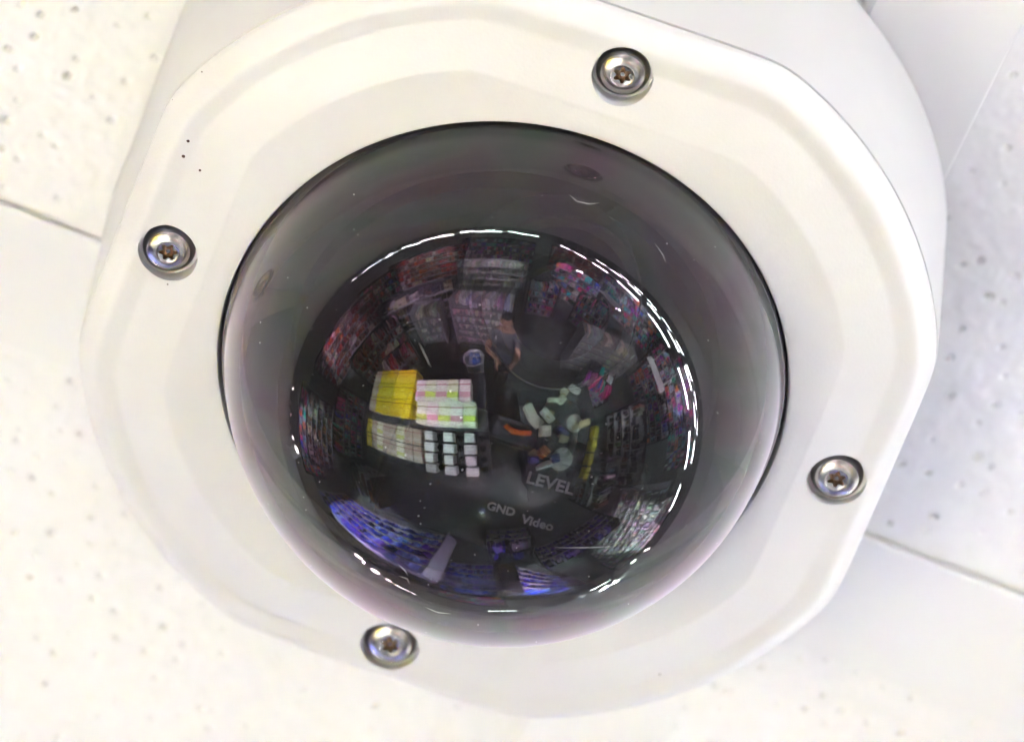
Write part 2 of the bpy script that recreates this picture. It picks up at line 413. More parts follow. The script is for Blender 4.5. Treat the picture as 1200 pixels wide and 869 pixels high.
obj('adjuster_ring', bm, M_BARREL, unit, True).data.set_sharp_from_angle(angle=math.radians(40))
ax = Vector((.10, -.22, -1)).normalized(); A = ax.orthogonal().normalized(); B = ax.cross(A)
def lring(r, d): return [(Vector((0.5, -21.5, 0)) + ax*d + (A*math.cos(2*math.pi*k/n) + B*math.sin(2*math.pi*k/n))*r)*MM for k in range(n)]
bm = bmesh.new()
loft(bm, [lring(r, d) for r, d in ((15, 3), (15, 16), (14.6, 16.5), (13, 16.5), (12.8, 17), (12.8, 28), (12.4, 28.6), (10.6, 28.6), (10.2, 27.5), (8.4, 25.5))], True)
lens = obj('lens_barrel', bm, M_BARREL, unit, True); lens.data.set_sharp_from_angle(angle=math.radians(35))
bm = bmesh.new(); loft(bm, [lring(r, d) for r, d in ((8.4, 25.4), (7, 26.2), (5, 26.9), (2.5, 27.3), (.05, 27.4))])
M_LENS = simple('coated_lens_glass', (0.006, 0.005, 0.010), 0.12, spec=0.08); obj('lens_glass', bm, M_LENS, lens, True)

# ------------------------------------------------------------------ the shop that the bubble mirrors
AU = math.radians(-24); UX, UY = Vector((math.cos(AU), math.sin(AU), 0)), Vector((-math.sin(AU), math.cos(AU), 0))
def UV(u, v, z=0): p = UX*u + UY*v; return Vector((p.x, p.y, z))
def plane(name, x0, x1, y0, y1, z, mt, label):
    bm = bmesh.new(); bm.faces.new([bm.verts.new(p) for p in ((x0, y0, z), (x1, y0, z), (x1, y1, z), (x0, y1, z))])
    return tag(obj(name, bm, mt), label, kind='structure')
plane('floor', -17, 17, -17, 17, 0, M_FLOOR, 'dark grey vinyl shop floor')
for nm, a in (('wall', (-17, 17, 16.8, 17)), ('wall', (-17, 17, -17, -16.8)), ('wall', (-17, -16.8, -16.8, 16.8)), ('wall', (16.8, 17, -16.8, 16.8))):
    bm = bmesh.new(); add_box(bm, a[0], a[1], a[2], a[3], 0, ZC + .002)
    tag(obj('wall', bm, M_WALL), 'grey painted wall at the far side of the shop', kind='structure')

def JIT(x, y):
    return Matrix.Translation((x, y, 0)) @ Matrix.Rotation(random.gauss(0, .09), 4, 'Z') @ Matrix.Translation((-x, -y, 0))
PAL = {
 'blue': [(.02, .04, .5), (.03, .08, .75), (.25, .3, .8), (.2, .28, .85), (.02, .02, .2), (.15, .05, .6), (.01, .02, .06)],
 'violet': [(.15, .05, .6), (.05, .05, .5), (.3, .15, .7), (.03, .03, .08), (.5, .4, .7), (.02, .02, .05)],
 'red': [(.5, .03, .03), (.45, .12, .05), (.1, .05, .05), (.7, .6, .55), (.3, .05, .1), (.15, .12, .1)],
 'pink': [(.75, .5, .6), (.8, .75, .78), (.7, .35, .5), (.6, .6, .65), (.8, .8, .82), (.5, .3, .4)],
 'white': [(.75, .75, .74), (.5, .5, .48), (.25, .25, .25), (.65, .63, .55), (.35, .36, .36)],
 'mixed': [(.75, .03, .2), (.05, .1, .6), (.02, .5, .45), (.75, .1, .35), (.7, .7, .7), (.4, .05, .5), (.05, .05, .06), (.75, .2, .05), (.03, .03, .04), (.3, .5, .6), (.03, .03, .03), (.2, .19, .2), (.45, .43, .42), (.06, .05, .09)],
 'dark': [(.04, .04, .05), (.1, .08, .08), (.2, .18, .16), (.5, .45, .4), (.06, .06, .1), (.3, .12, .08)],
}
def gondola(x, y, ang, length, height, rows, pal, label, deep=.42, mat=None, double=False, glab=None, item=(.07, .2)):
    """open shelving unit: back panel on local y=0, shelves toward -y (or both ways)"""
    mt = mat or M_SHELFD
    g = thing('shelf_unit', label, 'shelves', (x, y, 0), ang)
    bm = bmesh.new(); add_box(bm, -length/2, length/2, -.015, .015, .08, height); obj('back_panel', bm, mt, g)
    for s in (-1, 1):
        bm = bmesh.new(); add_box(bm, s*length/2-.014 + (.0145 if s > 0 else -.0145), s*length/2+.014 + (.0145 if s > 0 else -.0145), -deep-.01, deep+.01 if double else .016, 0, height+.02); obj('side_panel', bm, mt, g)
    gb = bmesh.new(); lay = gb.faces.layers.float_color.new('tint')
    rise = (height-.12)/rows
    for r in range(rows):
        z = .12 + r*rise
        for sd in ((-1, 1) if double else (-1,)):
            bm = bmesh.new(); y0, y1 = sorted((sd*.016, sd*deep)); add_box(bm, -length/2, length/2, y0, y1, z-.012, z+.012); obj('shelf', bm, M_SHELF, g)
            bm = bmesh.new(); y0, y1 = sorted((sd*(deep+.001), sd*(deep+.008))); add_box(bm, -length/2, length/2, y0, y1, z-.014, z+.014); obj('price_rail', bm, M_RAILG, g)
            px = -length/2 + .01
            while px < length/2 - .05:
                wd = random.uniform(*item)*.72; c = random.choice(PAL[pal]); hh = random.uniform(.55, .88)*(rise if r < rows-1 else .3)
                rep = random.choice([1, 1, 2, 3])
                for _ in range(rep):
                    if px + wd > length/2 - .005: break
                    d = random.uniform(.6, .97)*deep; hh *= random.uniform(.75, 1.05); y0, y1 = sorted((sd*.03, sd*d))
                    add_box(gb, px, px+wd*.94, y0, y1, z+.0125, z+.0125+hh, col=tuple(min(1, q*random.uniform(.8, 1.5)) for q in c)+(1,), lay=lay, M=JIT(px+wd*.47, (y0+y1)/2))
                    c2 = random.choice(PAL[pal]); k = random.uniform(.2, .6)*hh; y0, y1 = sorted((sd*d, sd*(d+.002)))
                    add_box(gb, px+wd*.1, px+wd*.84, y0, y1, z+.02+k*.6, z+.02+k*.6+hh*.3, col=(*c2, 1), lay=lay)
                    px += wd
                px += random.choice([0, .003, .01, .04])
    gd = obj('merchandise', gb, M_GOODS); gd.location = (x, y, 0); gd.rotation_euler = (0, 0, ang)
    tag(gd, glab or 'packets crowded on the ' + label, 'goods', kind='stuff')
    return g
# placed where the bubble shows them (front of the unit looks along local -y)
def run(p0, p1, h, rows, pal, label, **k):
    p0 = Vector(p0); p1 = Vector(p1); d = p1 - p0; gondola((p0.x+p1.x)/2, (p0.y+p1.y)/2, math.atan2(d.y, d.x), d.length, h, rows, pal, label, **k)
run((-3.9, 6.2), (.15, 3.2), 1.95, 6, 'blue', 'tall shelf unit of blue packets', item=(.06, .14), mat=M_LAV)
run((.5, 5.0), (1.55, 4.35), 1.85, 6, 'blue', 'narrow blue shelf unit between the blue and the violet shelves', item=(.05, .1))
run((1.6, 4.2), (4.6, 6.8), 1.75, 5, 'blue', 'blue and violet shelf unit beside the cross aisle', item=(.06, .14))
run((.3, 7.4), (3.4, 10.2), 2.0, 6, 'mixed', 'shelf unit of mixed bags far beyond the blue packets')
run((5.4, 4.4), (4.6, .9), 1.9, 7, 'white', 'pale shelf unit of striped white packets', mat=M_SHELF, item=(.05, .1))
run((-.55, -2.55), (-1.75, -2.35), 1.38, 6, 'pink', 'short end shelf of pink and white packets behind the photographer', mat=M_SHELF, item=(.04, .08))
run((-.9, -5.9), (-3.6, -5.2), 1.3, 4, 'white', 'low grey shelf unit beyond the pink packets', mat=M_SHELF, item=(.04, .1))
run((2.75, -2.75), (1.0, -2.6), 1.30, 6, 'white', 'magazine rack of white covers by the open floor', mat=M_SHELF, item=(.04, .09))
run((-2.6, -3.2), (-4.3, -1.6), 1.35, 4, 'dark', 'dark shelf unit left of the pink packets')
run((-5.6, -1.9), (-6.4, 1.6), 1.8, 6, 'red', 'long shelf unit of red and brown packets', double=True)
run((-4.3, -6.6), (-7.5, -4.2), 1.9, 6, 'red', 'far shelf unit of dark red cartons')
run((-6.2, 2.6), (-5.4, 5.4), 1.7, 5, 'dark', 'brown goods shelf unit near the left wall', double=True)
run((-8.2, 3.5), (-7.4, 8.5), 2.0, 6, 'mixed', 'long mixed shelf unit along the left side', double=True)
run((2.2, -5.4), (.4, -6.6), 1.7, 6, 'mixed', 'colourful shelf unit across the aisle end', double=True)
run((6.5, -5.4), (3.0, -8.0), 2.0, 7, 'mixed', 'tall mixed shelf unit behind the magazine rack', double=True)
run((6.6, -.9), (5.8, -4.4), 1.75, 6, 'mixed', 'mixed shelf unit under the right strip lights', double=True)
run((9.2, 1.0), (8.6, -4.6), 2.1, 7, 'mixed', 'long mixed shelf unit near the right wall', double=True)
run((8.6, 7.6), (8.4, 2.4), 2.1, 7, 'pink', 'far right shelf unit of rose coloured goods', double=True)
run((-1.2, -9.6), (-5.6, -8.8), 2.0, 6, 'mixed', 'far shelf unit at the back of the shop', double=True)
run((4.2, -10.8), (-.2, -10.4), 2.1, 7, 'red', 'far shelf unit of reds at the back', double=True)
run((-4.8, 9.2), (-1.4, 10.0), 2.0, 6, 'dark', 'far dark shelf unit behind the blue packets', double=True)
run((3.3, .5), (3.0, -1.3), 1.2, 4, 'dark', 'low black shelf unit beyond the demonstration counter')
run((-3.5, -1.5), (-3.9, .2), 1.15, 4, 'red', 'low shelf unit of brown and red goods left of the island', item=(.04, .1))
run((-3.9, 1.0), (-3.3, 2.6), 1.1, 4, 'mixed', 'low mixed shelf unit left of the lower tier', item=(.04, .1))
run((2.2, 3.1), (3.6, 1.9), 1.0, 4, 'violet', 'low shelf unit of violet and blue packs', item=(.04, .09))
run((.35, -4.4), (-.5, -4.15), 1.25, 5, 'mixed', 'small mixed rack straight behind the photographer', item=(.03, .07))
run((2.3, -4.1), (1.3, -4.6), 1.3, 5, 'mixed', 'small bright rack behind the magazine rack', item=(.03, .07))
run((-2.2, -2.2), (-2.8, -1.9), 1.2, 4, 'white', 'narrow rack of pale goods left of the pink end shelf', mat=M_SHELF, item=(.03, .06))
run((5.0, -.6), (4.2, -3.0), 1.35, 5, 'mixed', 'mixed shelf unit nearest the strip lights', item=(.05, .12))
run((-.4, 6.2), (1.5, 5.6), 1.4, 5, 'violet', 'violet shelf unit beyond the end of the blue unit', item=(.05, .12))
run((-6.0, -3.4), (-6.6, -1.6), 1.9, 6, 'mixed', 'mixed shelf unit beside the red packets', item=(.05, .12))
run((.75, 2.5), (1.5, 2.2), .75, 3, 'violet', 'knee high table of violet packs between the blue shelves and the counter', item=(.05, .1), double=True)
run((-1.7, 2.5), (-2.6, 2.9), .75, 3, 'dark', 'knee high table of brown packs before the blue unit', item=(.05, .1), double=True)
run((2.5, .9), (2.35, -.1), .95, 4, 'dark', 'waist high rack of black packs behind the demonstration counter', item=(.05, .1))
run((2.2, -1.7), (1.5, -2.0), .7, 3, 'mixed', 'knee high rack of small bright packs before the magazine rack', item=(.05, .1), double=True)
run((-2.5, -1.1), (-2.9, -.3), .8, 3, 'red', 'knee high rack of red packs beside the island', item=(.05, .1), double=True)
t_ = thing('goods_bin', 'round silver bin with blue goods left of the photographer', 'bin', (-.78, -1.17, 0))
bm = bmesh.new(); loft(bm, [[(q*math.cos(2*math.pi*k/28), q*math.sin(2*math.pi*k/28), z) for k in range(28)] for q, z in ((.14, 0), (.17, .84), (.185, .86), (.165, .865), (.15, .7))], True); obj('bin_body', bm, simple('bin_steel', (.5, .5, .52), .3), t_, True)
bm = bmesh.new(); lay_ = bm.faces.layers.float_color.new('tint')
for q in range(9): add_box(bm, -.04, .04, -.03, .03, 0, .12, Matrix.Translation((random.uniform(-.09, .09), random.uniform(-.09, .09), random.uniform(.72, .80))) @ Matrix.Rotation(random.uniform(0, 3), 4, 'Z'), random.choice([(.05, .15, .6, 1), (.7, .7, .75, 1), (.2, .3, .7, 1)]), lay_)
obj('bin_goods', bm, M_GOODS, t_)['kind'] = 'stuff'

# stepped island display, top tier and lower tier
isl = thing('display_island', 'black stepped display island stacked with yellow and pink packs', 'display', (0, 0, 0), AU)
bm = bmesh.new(); add_box(bm, -2.02, -.04, -1.0, -.18, 0, 1.02); obj('upper_tier', bm, M_SHELFD, isl)
bm = bmesh.new(); add_box(bm, -2.48, -.04, -.178, .54, 0, .72); obj('lower_tier', bm, M_SHELFD, isl)
def pack_mat(name, base, band, ink, seed):
    t = NT(name); c = t.coord('Generated'); sp = t.add('ShaderNodeSeparateXYZ'); t.l(c, sp.inputs[0])
    r = t.ramp(sp.outputs[1], [(0.0, base), (.18, base), (.2, ink), (.24, ink), (.26, base), (.55, base), (.57, band), (.8, band), (.82, base)])
    r.color_ramp.interpolation = 'CONSTANT'
    mp = t.add('ShaderNodeMapping'); mp.inputs['Scale'].default_value = (9, 26, 1); mp.inputs['Location'].default_value = (seed, seed*2, 0); t.l(c, mp.inputs[0])
    no = t.add('ShaderNodeTexNoise', Scale=1.0, Detail=1.0); t.l(mp.outputs[0], no.inputs['Vector'])
    r2 = t.ramp(no.outputs['Fac'], [(.0, (0, 0, 0)), (.6, (1, 1, 1))]); r2.color_ramp.interpolation = 'CONSTANT'
    mx = t.add('ShaderNodeMix', data_type='RGBA'); t.l(r2.outputs[0], mx.inputs[0]); t.l(r.outputs[0], mx.inputs[6]); mx.inputs[7].default_value = (*ink, 1)
    t.l(mx.outputs[2], t.b.inputs['Base Color']); t.b.inputs['Roughness'].default_value = .35; return t.m
PM = dict(yellow=pack_mat('yellow_carton', (.82, .66, .01), (.85, .72, .05), (.25, .12, .02), 1),
          pink=pack_mat('pink_white_carton', (.85, .80, .80), (.75, .35, .45), (.5, .12, .2), 2),
          cream=pack_mat('cream_green_carton', (.85, .84, .72), (.65, .72, .12), (.35, .3, .1), 3),
          brown=pack_mat('buff_carton', (.5, .42, .33), (.6, .55, .5), (.35, .1, .1), 4),
          white=pack_mat('white_sleeve', (.84, .84, .86), (.8, .8, .84), (.5, .5, .55), 5))
PMESH = {}
def pack(u0, u1, v0, v1, z0, h, kind, label, group, name='carton'):
    key = (kind, round(u1-u0, 3), round(v1-v0, 3), round(h, 3))
    if key not in PMESH:
        bm = bmesh.new(); a, b = (u1-u0)/2-.007, (v1-v0)/2-.007; add_box(bm, -a, a, -b, b, 0, h)
        bmesh.ops.bevel(bm, geom=bm.edges[:], offset=.003, segments=1, affect='EDGES')
        me = bpy.data.meshes.new(name); bm.to_mesh(me); bm.free(); me.materials.append(PM[kind]); PMESH[key] = me
    o = link(bpy.data.objects.new(name, PMESH[key])); o.location = UV((u0+u1)/2, (v0+v1)/2, z0)
    o.rotation_euler = (random.uniform(-.012, .012), 0, AU + random.uniform(-.02, .02))
    return tag(o, label, 'box', group)
T1, T2 = 1.0205, .7205
for i in range(3):
    for j in range(2):
        a = -1.93 + .09; pack(-1.78 + j*.38, -1.40 + j*.38, -.96 + i*.23, -.73 + i*.23, T1, .23, 'yellow', 'bright yellow carton in the ' + ('inner', 'middle', 'outer')[i] + ' row, ' + ('left', 'right')[j] + ' column of the upper tier', 'yellow cartons on the upper tier')
    pack(-1.96, -1.785, -.96 + i*.23, -.73 + i*.23, T1, .22, 'brown', 'buff carton left of the ' + ('inner', 'middle', 'outer')[i] + ' row of yellow cartons on the upper tier', 'buff cartons on the upper tier')
for j in range(5):
    for i in range(2):
        pack(-.99 + j*.155 + i*.06, -.835 + j*.155 + i*.06, -.80 + i*.30, -.50 + i*.30, T1, .22 + .01*i, 'cream' if (j + i) % 2 else 'pink',
             ('cream carton with green band' if (j+i) % 2 else 'pink and white carton')  + ', ' + ('first', 'second', 'third', 'fourth', 'fifth')[j] + ' in the ' + ('inner', 'outer')[i] + ' row of the upper tier', ('cream' if (j+i) % 2 else 'pink') + ' cartons on the upper tier')
for j in range(8):
    for i in range(2):
        kd = 'yellow' if j == 0 else ('brown' if j % 3 == 1 else ('cream' if j % 3 == 2 else 'brown'))
        pack(-2.40 + j*.172, -2.23 + j*.172, -.165 + i*.28, .105 + i*.28, T2, .17, kd,
             {'yellow': 'yellow', 'brown': 'buff', 'cream': 'cream'}[kd] + ' carton, ' + ('far left', 'second', 'third', 'fourth', 'fifth', 'sixth', 'seventh', 'eighth')[j] + ' along the ' + ('inner', 'outer')[i] + ' row of the lower tier',
             {'yellow': 'yellow cartons on the lower tier', 'brown': 'buff cartons on the lower tier', 'cream': 'cream cartons on the lower tier'}[kd])
bb = bmesh.new()
loftp = [(.04, 0), (.045, .01), (.045, .1), (.035, .13), (.018, .15), (.018, .17)]
loft(bb, [[(r*math.cos(2*math.pi*k/12), r*math.sin(2*math.pi*k/12), z) for k in range(12)] for r, z in loftp], True, True)
bottle_me = bpy.data.meshes.new('bottle'); bb.to_mesh(bottle_me); bb.free(); bottle_me.materials.append(simple('dark_bottle', (.012, .014, .012), .15)); bottle_me.shade_smooth()
for j in range(3):
    for i in range(4):
        pack(-.97 + j*.30 - .012*(i % 2), -.83 + j*.30 + .02*(i % 2), -.155 + i*.168, -.01 + i*.168, T2, .2 - .02*(i % 2), 'white', 'white sleeve pack in the ' + ('left', 'middle', 'right')[j] + ' white column between the dark bottles', 'white sleeves on the lower tier', 'sleeve')
    for i in range(4):
        o = link(bpy.data.objects.new('bottle', bottle_me)); o.location = UV(-.755 + j*.30 if j < 2 else -.13, -.08 + i*.16, T2)
        tag(o, 'small dark bottle right of the ' + ('left', 'middle', 'right')[j] + ' white column on the lower tier', 'bottle', 'dark bottles on the lower tier')

# demonstration counter to the right of the nadir
ct = thing('demo_counter', 'dark demonstration counter with discs and white stands', 'counter', (0, 0, 0), AU)
bm = bmesh.new(); add_box(bm, .42, 1.75, -.75, 1.0, .82, .87); obj('counter_top', bm, M_SHELFD, ct)
bm = bmesh.new(); add_box(bm, .5, 1.67, -.67, .92, 0, .82); obj('counter_body', bm, M_SHELFD, ct)
M_DISC = simple('brushed_disc', (.55, .55, .56), .35); M_OLIVE = simple('olive_yellow_card', (.50, .40, .06), .5, var=.3, scale=40); M_ORANGE = simple('orange_plastic', (.75, .14, .03), .4)
def disc(x, y, r, label):
    bm = bmesh.new(); loft(bm, [[(q*math.cos(2*math.pi*k/40), q*math.sin(2*math.pi*k/40), z) for k in range(40)] for q, z in ((r, 0), (r, .02), (r*.8, .03), (r*.75, .02), (r*.3, .02), (r*.28, .04))], True, True)
    o = obj('plate', bm, M_DISC, None, False); o.location = (x, y, .8705); tag(o, label, 'plate')
disc(1.05, -.02, .19, 'large grey disc on the demonstration counter'); disc(1.12, -.62, .15, 'smaller grey disc at the far edge of the counter')
def stand(x, y, rz, s, label):
    bm = bmesh.new(); loft(bm, [[(-s, -s*.5, 0), (s, -s*.5, 0), (s, s*.5, 0), (-s, s*.5, 0)], [(-s*.9, -.012, s*1.3), (s*.9, -.012, s*1.3), (s*.9, .012, s*1.3), (-s*.9, .012, s*1.3)]], True, True)
    o = obj('card_stand', bm, simple('white_card', (.8, .8, .8), .6)); o.location = (x, y, .8705); o.rotation_euler = (0, 0, rz); tag(o, label, 'stand')
stand(.62, -.62, .6, .12, 'white tent card at the near corner of the counter'); stand(.78, .12, -.5, .11, 'white tent card before the large disc')
for q in range(4):
    o = obj('yellow_pack', (lambda b: (add_box(b, -.045, .045, -.1, .1, 0, .14), b)[1])(bmesh.new()), M_OLIVE); o.location = (1.52, -.52 + q*.23, .8705); o.rotation_euler = (0, 0, .05)
    tag(o, 'yellow pack in the row on the far side of the counter', 'box', 'yellow packs on the counter')
bm = bmesh.new(); add_tube(bm, [(-.02, -.02, 0), (.1, .03, .02), (.22, .02, .02), (.34, -.02, 0)], .04, 12); o = obj('orange_hose', bm, M_ORANGE, None, True); o.location = (.1, -.28, .87 + .04)
tag(o, 'orange tube lying between island and counter', 'tube')
bm = bmesh.new(); add_box(bm, -.05, .5, -.42, -.12, 0, .868); tag(obj('plinth', bm, M_SHELFD), 'black plinth carrying the orange tube', 'plinth')
random.seed(21)
for q in range(24):
    cn, c = random.choice([('grey', (.6, .6, .6)), ('black', (.05, .05, .05)), ('brown', (.4, .15, .06)), ('cream', (.7, .68, .6)), ('navy', (.1, .1, .3)), ('buff', (.5, .42, .25))])
    bm = bmesh.new(); a, b, h = random.uniform(.03, .12), random.uniform(.03, .09), random.uniform(.03, .16); add_box(bm, -a, a, -b, b, 0, h)
    bmesh.ops.bevel(bm, geom=bm.edges[:], offset=.006, segments=2, affect='EDGES')
    o = obj('accessory_box', bm, simple('accessory_plastic', c, .4)); p = UV(random.uniform(.5, 1.4), random.uniform(-.66, .36)); o.location = (p.x, p.y, .8705); o.rotation_euler = (0, 0, random.uniform(0, 3))
    tag(o, 'small ' + cn + ' accessory box scattered on the counter', 'box', cn + ' accessory boxes on the counter')

# ---- strip lights hung from the ceiling (twin tubes under a white reflector)
def strip(u, v, z, ln, ang, label, group, wing=.13, rad=.0042):
    g = thing('strip_light', label, 'lamp', UV(u, v, z), ang, group)
    bm = bmesh.new()
    for s in (-1, 1):
        loft(bm, [[(-ln/2, s*.0, .058), (ln/2, s*.0, .058), (ln/2, s*.0, .064), (-ln/2, s*.0, .064)], [(-ln/2, s*wing, .034), (ln/2, s*wing, .034), (ln/2, s*wing, .04), (-ln/2, s*wing, .04)]])
    obj('reflector', bm, M_REFL, g)
    for s in (-1, 1):
        bm = bmesh.new(); add_cyl(bm, (-ln/2+.03, s*.055, .018), (ln/2-.03, s*.055, .018), rad, 10); obj('tube', bm, M_TUBE, g, True)
    if z < ZC - .12:
        for s in (-1, 1):
            bm = bmesh.new(); add_cyl(bm, (s*ln*.35, 0, .06), (s*ln*.35, 0, ZC - z), .005, 6); obj('hanger', bm, M_REFL, g)
AV = AU + math.pi/2
k = 0
for (u, z) in ((1.8, H - .64), (4.5, H - .62), (7.6, H - .6), (10.8, H - .6)):
    for v in ((-2.7, -1.45, -.2) if u < 2 else (-8.6, -6.8, -5.0, -3.2, -1.4, .4, 2.2, 4.0)):
        strip(u, v, z, .45 if u < 2 else 1.2, AV, {1.8: 'short twin tube strip light in the lowest row, nearest the dome', 4.5: 'twin tube strip light in the second row over the right aisles', 7.6: 'twin tube strip light in the third row over the right aisles', 10.8: 'twin tube strip light in the last row before the right wall'}[u], 'strip lights over the right aisles', .13 if u < 2 else .045)
for (v, z) in ((-7.0, H - .30), (-10.2, H - .36), (-12.8, H - .36)):
    for u in (-9.0, -7.2, -5.4, -3.6, -1.8, 0, 1.8):
        strip(u + random.uniform(-.2, .2), v, z, random.choice([.6, .6, 1.2]), AU, {-7.0: 'twin tube strip light in the nearest row at the back of the shop', -10.2: 'twin tube strip light in the middle row at the back', -12.8: 'twin tube strip light in the hindmost row at the back'}[v], 'strip lights at the back')
for (v, z) in ((11.5, H - .3),):
    for u in (-5.5, -1.0, 3.5):
        strip(u, v, z, 1.2, AU, 'twin tube strip light over the blue shelves', 'strip lights over the blue shelves')
strip(*(lambda p: (p.dot(UX), p.dot(UY)))(Vector((1.62, 1.78, 0))), ZC - .032, 1.0, math.radians(46), 'twin tube strip light fixed flat to the ceiling near the dome camera', None, .1, .012)

# ---- track spots: most are added to brighten the goods, a few show as glints
def spotlight(x, y, tx, ty, tz, power, label, group, blend=.35, size=62):
    z = ZC - .10
    g = thing('spot_lamp', label, 'lamp', (x, y, z), 0, group)
    d = (Vector((tx, ty, tz)) - Vector((x, y, z))).normalized()
    bm = bmesh.new(); add_cyl(bm, d*-.06, d*.05, .035, 20, .04); obj('lamp_head', bm, M_REFL, g)
    bm = bmesh.new(); add_cyl(bm, d*.0505, d*.054, .022, 20); obj('lamp_lens', bm, M_LAMP, g)
    bm = bmesh.new(); add_cyl(bm, (0, 0, 0), (0, 0, .0985), .012, 10); obj('stem', bm, M_REFL, g)
    L = bpy.data.lights.new('spot_beam', 'SPOT'); L.energy = power; L.color = (.90, .97, 1.0); L.spot_size = math.radians(size); L.spot_blend = blend; L.shadow_soft_size = .04
    lo = link(bpy.data.objects.new('spot_beam', L)); lo.parent = g; lo.location = d*.07; lo.rotation_euler = d.to_track_quat('-Z', 'Y').to_euler()
for (x, y, tx, ty, tz, pw, sz, lb) in (
    (-1.9, 1.7, -1.58, -.02, 1.2, 3.3, 22, 'added track spot aimed at the yellow cartons'),
    (-.3, 1.2, -.62, -.24, 1.2, 2.0, 21, 'added track spot aimed at the pink cartons'),
    (-3.1, 1.6, -1.55, .78, .9, 1.6, 27, 'track spot aimed at the buff cartons of the lower tier'),
    (-.2, 2.0, -.42, .38, .9, 1.4, 22, 'added track spot aimed at the white sleeves'),
    (2.6, 2.1, .95, -.1, .9, 1.9, 34, 'track spot aimed at the demonstration counter'),
    (-.2, 1.3, -1.2, -2.4, .8, 4.2, 21, 'added track spot aimed at the pink end shelf'),
    (1.1, .8, 1.9, -2.6, .7, 5.0, 27, 'track spot aimed at the magazine rack'),
    (-3.2, 2.2, -1.8, 4.7, 1.0, 8.5, 62, 'track spot aimed at the blue packets'),
    (1.9, 2.6, 3.0, 5.4, 1.0, 8.0, 70, 'added track spot aimed at the violet shelves'),
    (2.8, 2.4, 5.0, 2.5, 1.0, 5.0, 60, 'added track spot aimed at the pale striped shelves'),
    (-4.3, .6, -6.0, 0, 1.0, 3.0, 70, 'track spot aimed at the red packets'),
    (-4.2, 2.6, -5.8, 4.0, 1.0, 2.5, 70, 'track spot aimed at the brown goods'),
    (-1.6, -4.0, -2.2, -5.5, .9, 2.5, 60, 'added track spot aimed at the low grey shelves'),
    (-.9, .9, -.78, -1.17, .85, .8, 14, 'added track spot aimed at the round silver bin'),
    (1.22, .98, .2, .1, .9, .35, 30, 'track spot beside the flat strip light, turned back to the island'),
    (.5, 1.0, .1, 3.2, 1.1, 1.6, 40, 'added track spot aimed at the end panel of the blue shelf unit'),
    (4.6, -1.0, 6.2, -2.6, 1.0, 4.0, 80, 'added track spot aimed at the mixed shelf under the strip lights'),
    (6.4, -3.2, 8.8, -2.2, 1.1, 5.0, 80, 'added track spot aimed at the long mixed shelf by the right wall'),
    (3.2, -4.6, 4.8, -6.7, 1.1, 5.0, 80, 'added track spot aimed at the tall mixed shelf'),
    (.2, -4.0, 1.3, -6.0, 1.0, 4.0, 70, 'added track spot aimed at the colourful shelf across the aisle end'),
    (-3.6, -3.4, -5.9, -5.4, 1.0, 4.0, 70, 'added track spot aimed at the dark red cartons'),
    (-5.4, 4.4, -7.8, 6.0, 1.0, 4.0, 80, 'added track spot aimed at the mixed shelf along the left side'),
    (6.4, 4.6, 8.4, 5.0, 1.0, 4.0, 80, 'added track spot aimed at the rose coloured goods'),
    (-2.6, -1.6, -3.5, -2.5, .8, 2.0, 60, 'added track spot aimed at the dark shelf unit')):
    spotlight(x, y, tx, ty, tz, SPOT_W*pw*(1.0 if sz < 31 else 2.0), lb, 'track spots')

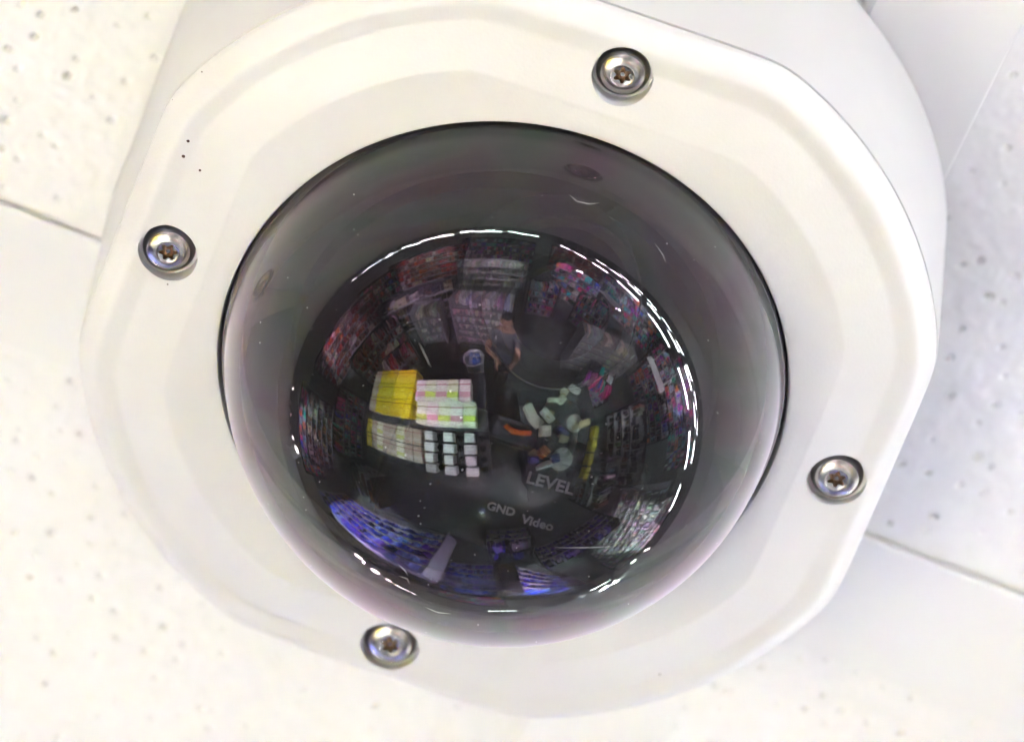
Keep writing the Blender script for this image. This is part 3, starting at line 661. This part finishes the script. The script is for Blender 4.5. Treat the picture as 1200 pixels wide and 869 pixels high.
# ------------------------------------------------------------------ the photographer, mirrored small in the bubble
def person():
    P = {}; E = []
    def j(n, p, r, par=None): P[n] = (Vector(p), r); (E.append((par, n)) if par else None)
    X, Y = -.33, -1.42
    j('pelvis', (X, Y, .96), (.15, .11)); j('waist', (X, Y, 1.10), (.135, .10), 'pelvis'); j('chest', (X, Y-.01, 1.28), (.16, .115), 'waist')
    j('neckbase', (X, Y, 1.42), (.075, .07), 'chest'); j('neck', (X, Y+.02, 1.49), (.052, .052), 'neckbase')
    j('jaw', (X, Y+.06, 1.555), (.062, .075), 'neck'); j('head', (X, Y+.06, 1.65), (.078, .092), 'jaw'); j('crown', (X, Y+.04, 1.72), (.06, .07), 'head')
    hx, hy, hz = -.185, -.90, 1.385
    for s, t in ((-1, 'l'), (1, 'r')):
        j('sh'+t, (X+s*.185, Y, 1.39), (.062, .062), 'neckbase'); j('el'+t, (X+s*.23+.03, Y+.24, 1.20), (.046, .046), 'sh'+t)
        j('wr'+t, (hx+s*.09, hy-.06, hz-.03), (.029, .029), 'el'+t); j('pa'+t, (hx+s*.075, hy+.01, hz), (.034, .024), 'wr'+t)
        for f in range(4):
            b = Vector((hx+s*.06, hy+.03+.018*f, hz+.03-.012*f)); j('f%d%s' % (f, t), b, (.010, .010), 'pa'+t); j('g%d%s' % (f, t), b+Vector((-s*.03, .012, .012)), (.008, .008), 'f%d%s' % (f, t))
        j('th'+t, (hx+s*.05, hy-.01, hz-.035), (.011, .011), 'pa'+t); j('ti'+t, (hx+s*.025, hy+.01, hz-.045), (.009, .009), 'th'+t)
        j('hip'+t, (X+s*.09, Y, .88), (.092, .092), 'pelvis'); j('kn'+t, (X+s*.10, Y+.03, .48), (.06, .06), 'hip'+t); j('an'+t, (X+s*.11, Y-.01, .09), (.042, .042), 'kn'+t)
        j('to'+t, (X+s*.12, Y+.15, .04), (.045, .035), 'an'+t)
    names = list(P); idx = {n: i for i, n in enumerate(names)}
    me = bpy.data.meshes.new('person'); me.from_pydata([P[n][0] for n in names], [(idx[a], idx[b]) for a, b in E], [])
    o = link(bpy.data.objects.new('person', me)); md = o.modifiers.new('skin', 'SKIN'); md.use_smooth_shade = True
    for n in names:
        v = me.skin_vertices[0].data[idx[n]]; v.radius = P[n][1]; v.use_root = (n == 'pelvis')
    sub = o.modifiers.new('sub', 'SUBSURF'); sub.levels = 2; sub.render_levels = 2
    bpy.context.view_layer.update()
    m2 = bpy.data.meshes.new_from_object(o.evaluated_get(bpy.context.evaluated_depsgraph_get())); o.modifiers.clear(); o.data = m2
    for mt in (simple('skin', (.36, .19, .13), .5), simple('grey_shirt', (.09, .09, .11), .8), simple('dark_trousers', (.03, .035, .06), .8), simple('shoe', (.03, .03, .03), .5)): m2.materials.append(mt)
    for p in m2.polygons:
        c = p.center
        arm = (c.y - Y) > .16 and c.z > 1.0
        p.material_index = 0 if (c.z > 1.45 or arm) else 1 if c.z > .97 else 2 if c.z > .1 else 3
    m2.shade_smooth()
    tag(o, 'person in a grey shirt holding a camera up with both hands', 'person')
    bm = bmesh.new(); bmesh.ops.create_icosphere(bm, subdivisions=3, radius=1)
    for v in bm.verts:
        v.co = Vector((v.co.x*.092, v.co.y*.105, v.co.z*.10)) + Vector((X, Y+.03, 1.665))
    bmesh.ops.delete(bm, geom=[v for v in bm.verts if v.co.y > Y+.09 and v.co.z < 1.70 or v.co.z < 1.58], context='VERTS')
    obj('hair', bm, simple('dark_hair', (.015, .012, .01), .5), o, True)
    for s in (-1, 1):
        bm = bmesh.new(); bmesh.ops.create_uvsphere(bm, u_segments=10, v_segments=8, radius=.012, matrix=Matrix.Translation((X+s*.032, Y+.137, 1.64))); obj('eye', bm, simple('eye_white', (.6, .6, .58), .2), o, True)
        bm = bmesh.new(); bmesh.ops.create_uvsphere(bm, u_segments=10, v_segments=8, radius=.022, matrix=Matrix.Translation((X+s*.082, Y+.05, 1.63))); obj('ear', bm, m2.materials[0], o, True)
    bm = bmesh.new(); add_cyl(bm, (X, Y+.145, 1.635), (X, Y+.17, 1.605), .008, 8, .016); obj('nose', bm, m2.materials[0], o, True)
    bm = bmesh.new(); add_box(bm, X-.026, X+.026, Y+.128, Y+.14, 1.572, 1.582); obj('mouth', bm, simple('lips', (.35, .12, .1), .5), o)
    # the hand-held camera, its lens front just behind the viewpoint
    vd = Vector(RC[2]); rt = Vector(RC[0]); up = -Vector(RC[1])
    cm = thing('photo_camera', 'black hand held camera with a long lens', 'camera', CAMP - vd*.20)
    cm.rotation_euler = Matrix((rt, up, -vd)).transposed().to_euler()
    bm = bmesh.new(); add_box(bm, -.065, .065, -.045, .045, -.03, .035); add_box(bm, -.025, .025, .045, .07, -.03, .03)
    bmesh.ops.bevel(bm, geom=bm.edges[:], offset=.006, segments=2, affect='EDGES'); obj('body', bm, M_BLACK, cm)
    bm = bmesh.new(); loft(bm, [[(r*math.cos(2*math.pi*k/28), r*math.sin(2*math.pi*k/28), z) for k in range(28)] for r, z in ((.036, -.0305), (.036, -.09), (.040, -.095), (.040, -.165), (.036, -.165), (.034, -.15))], True)
    ln = obj('lens', bm, M_BLACK, cm)
    bm = bmesh.new(); loft(bm, [[(r*math.cos(2*math.pi*k/28), r*math.sin(2*math.pi*k/28), z) for k in range(28)] for r, z in ((.034, -.15), (.02, -.154), (.0005, -.156))]); obj('front_glass', bm, M_LENS, ln, True)
person()
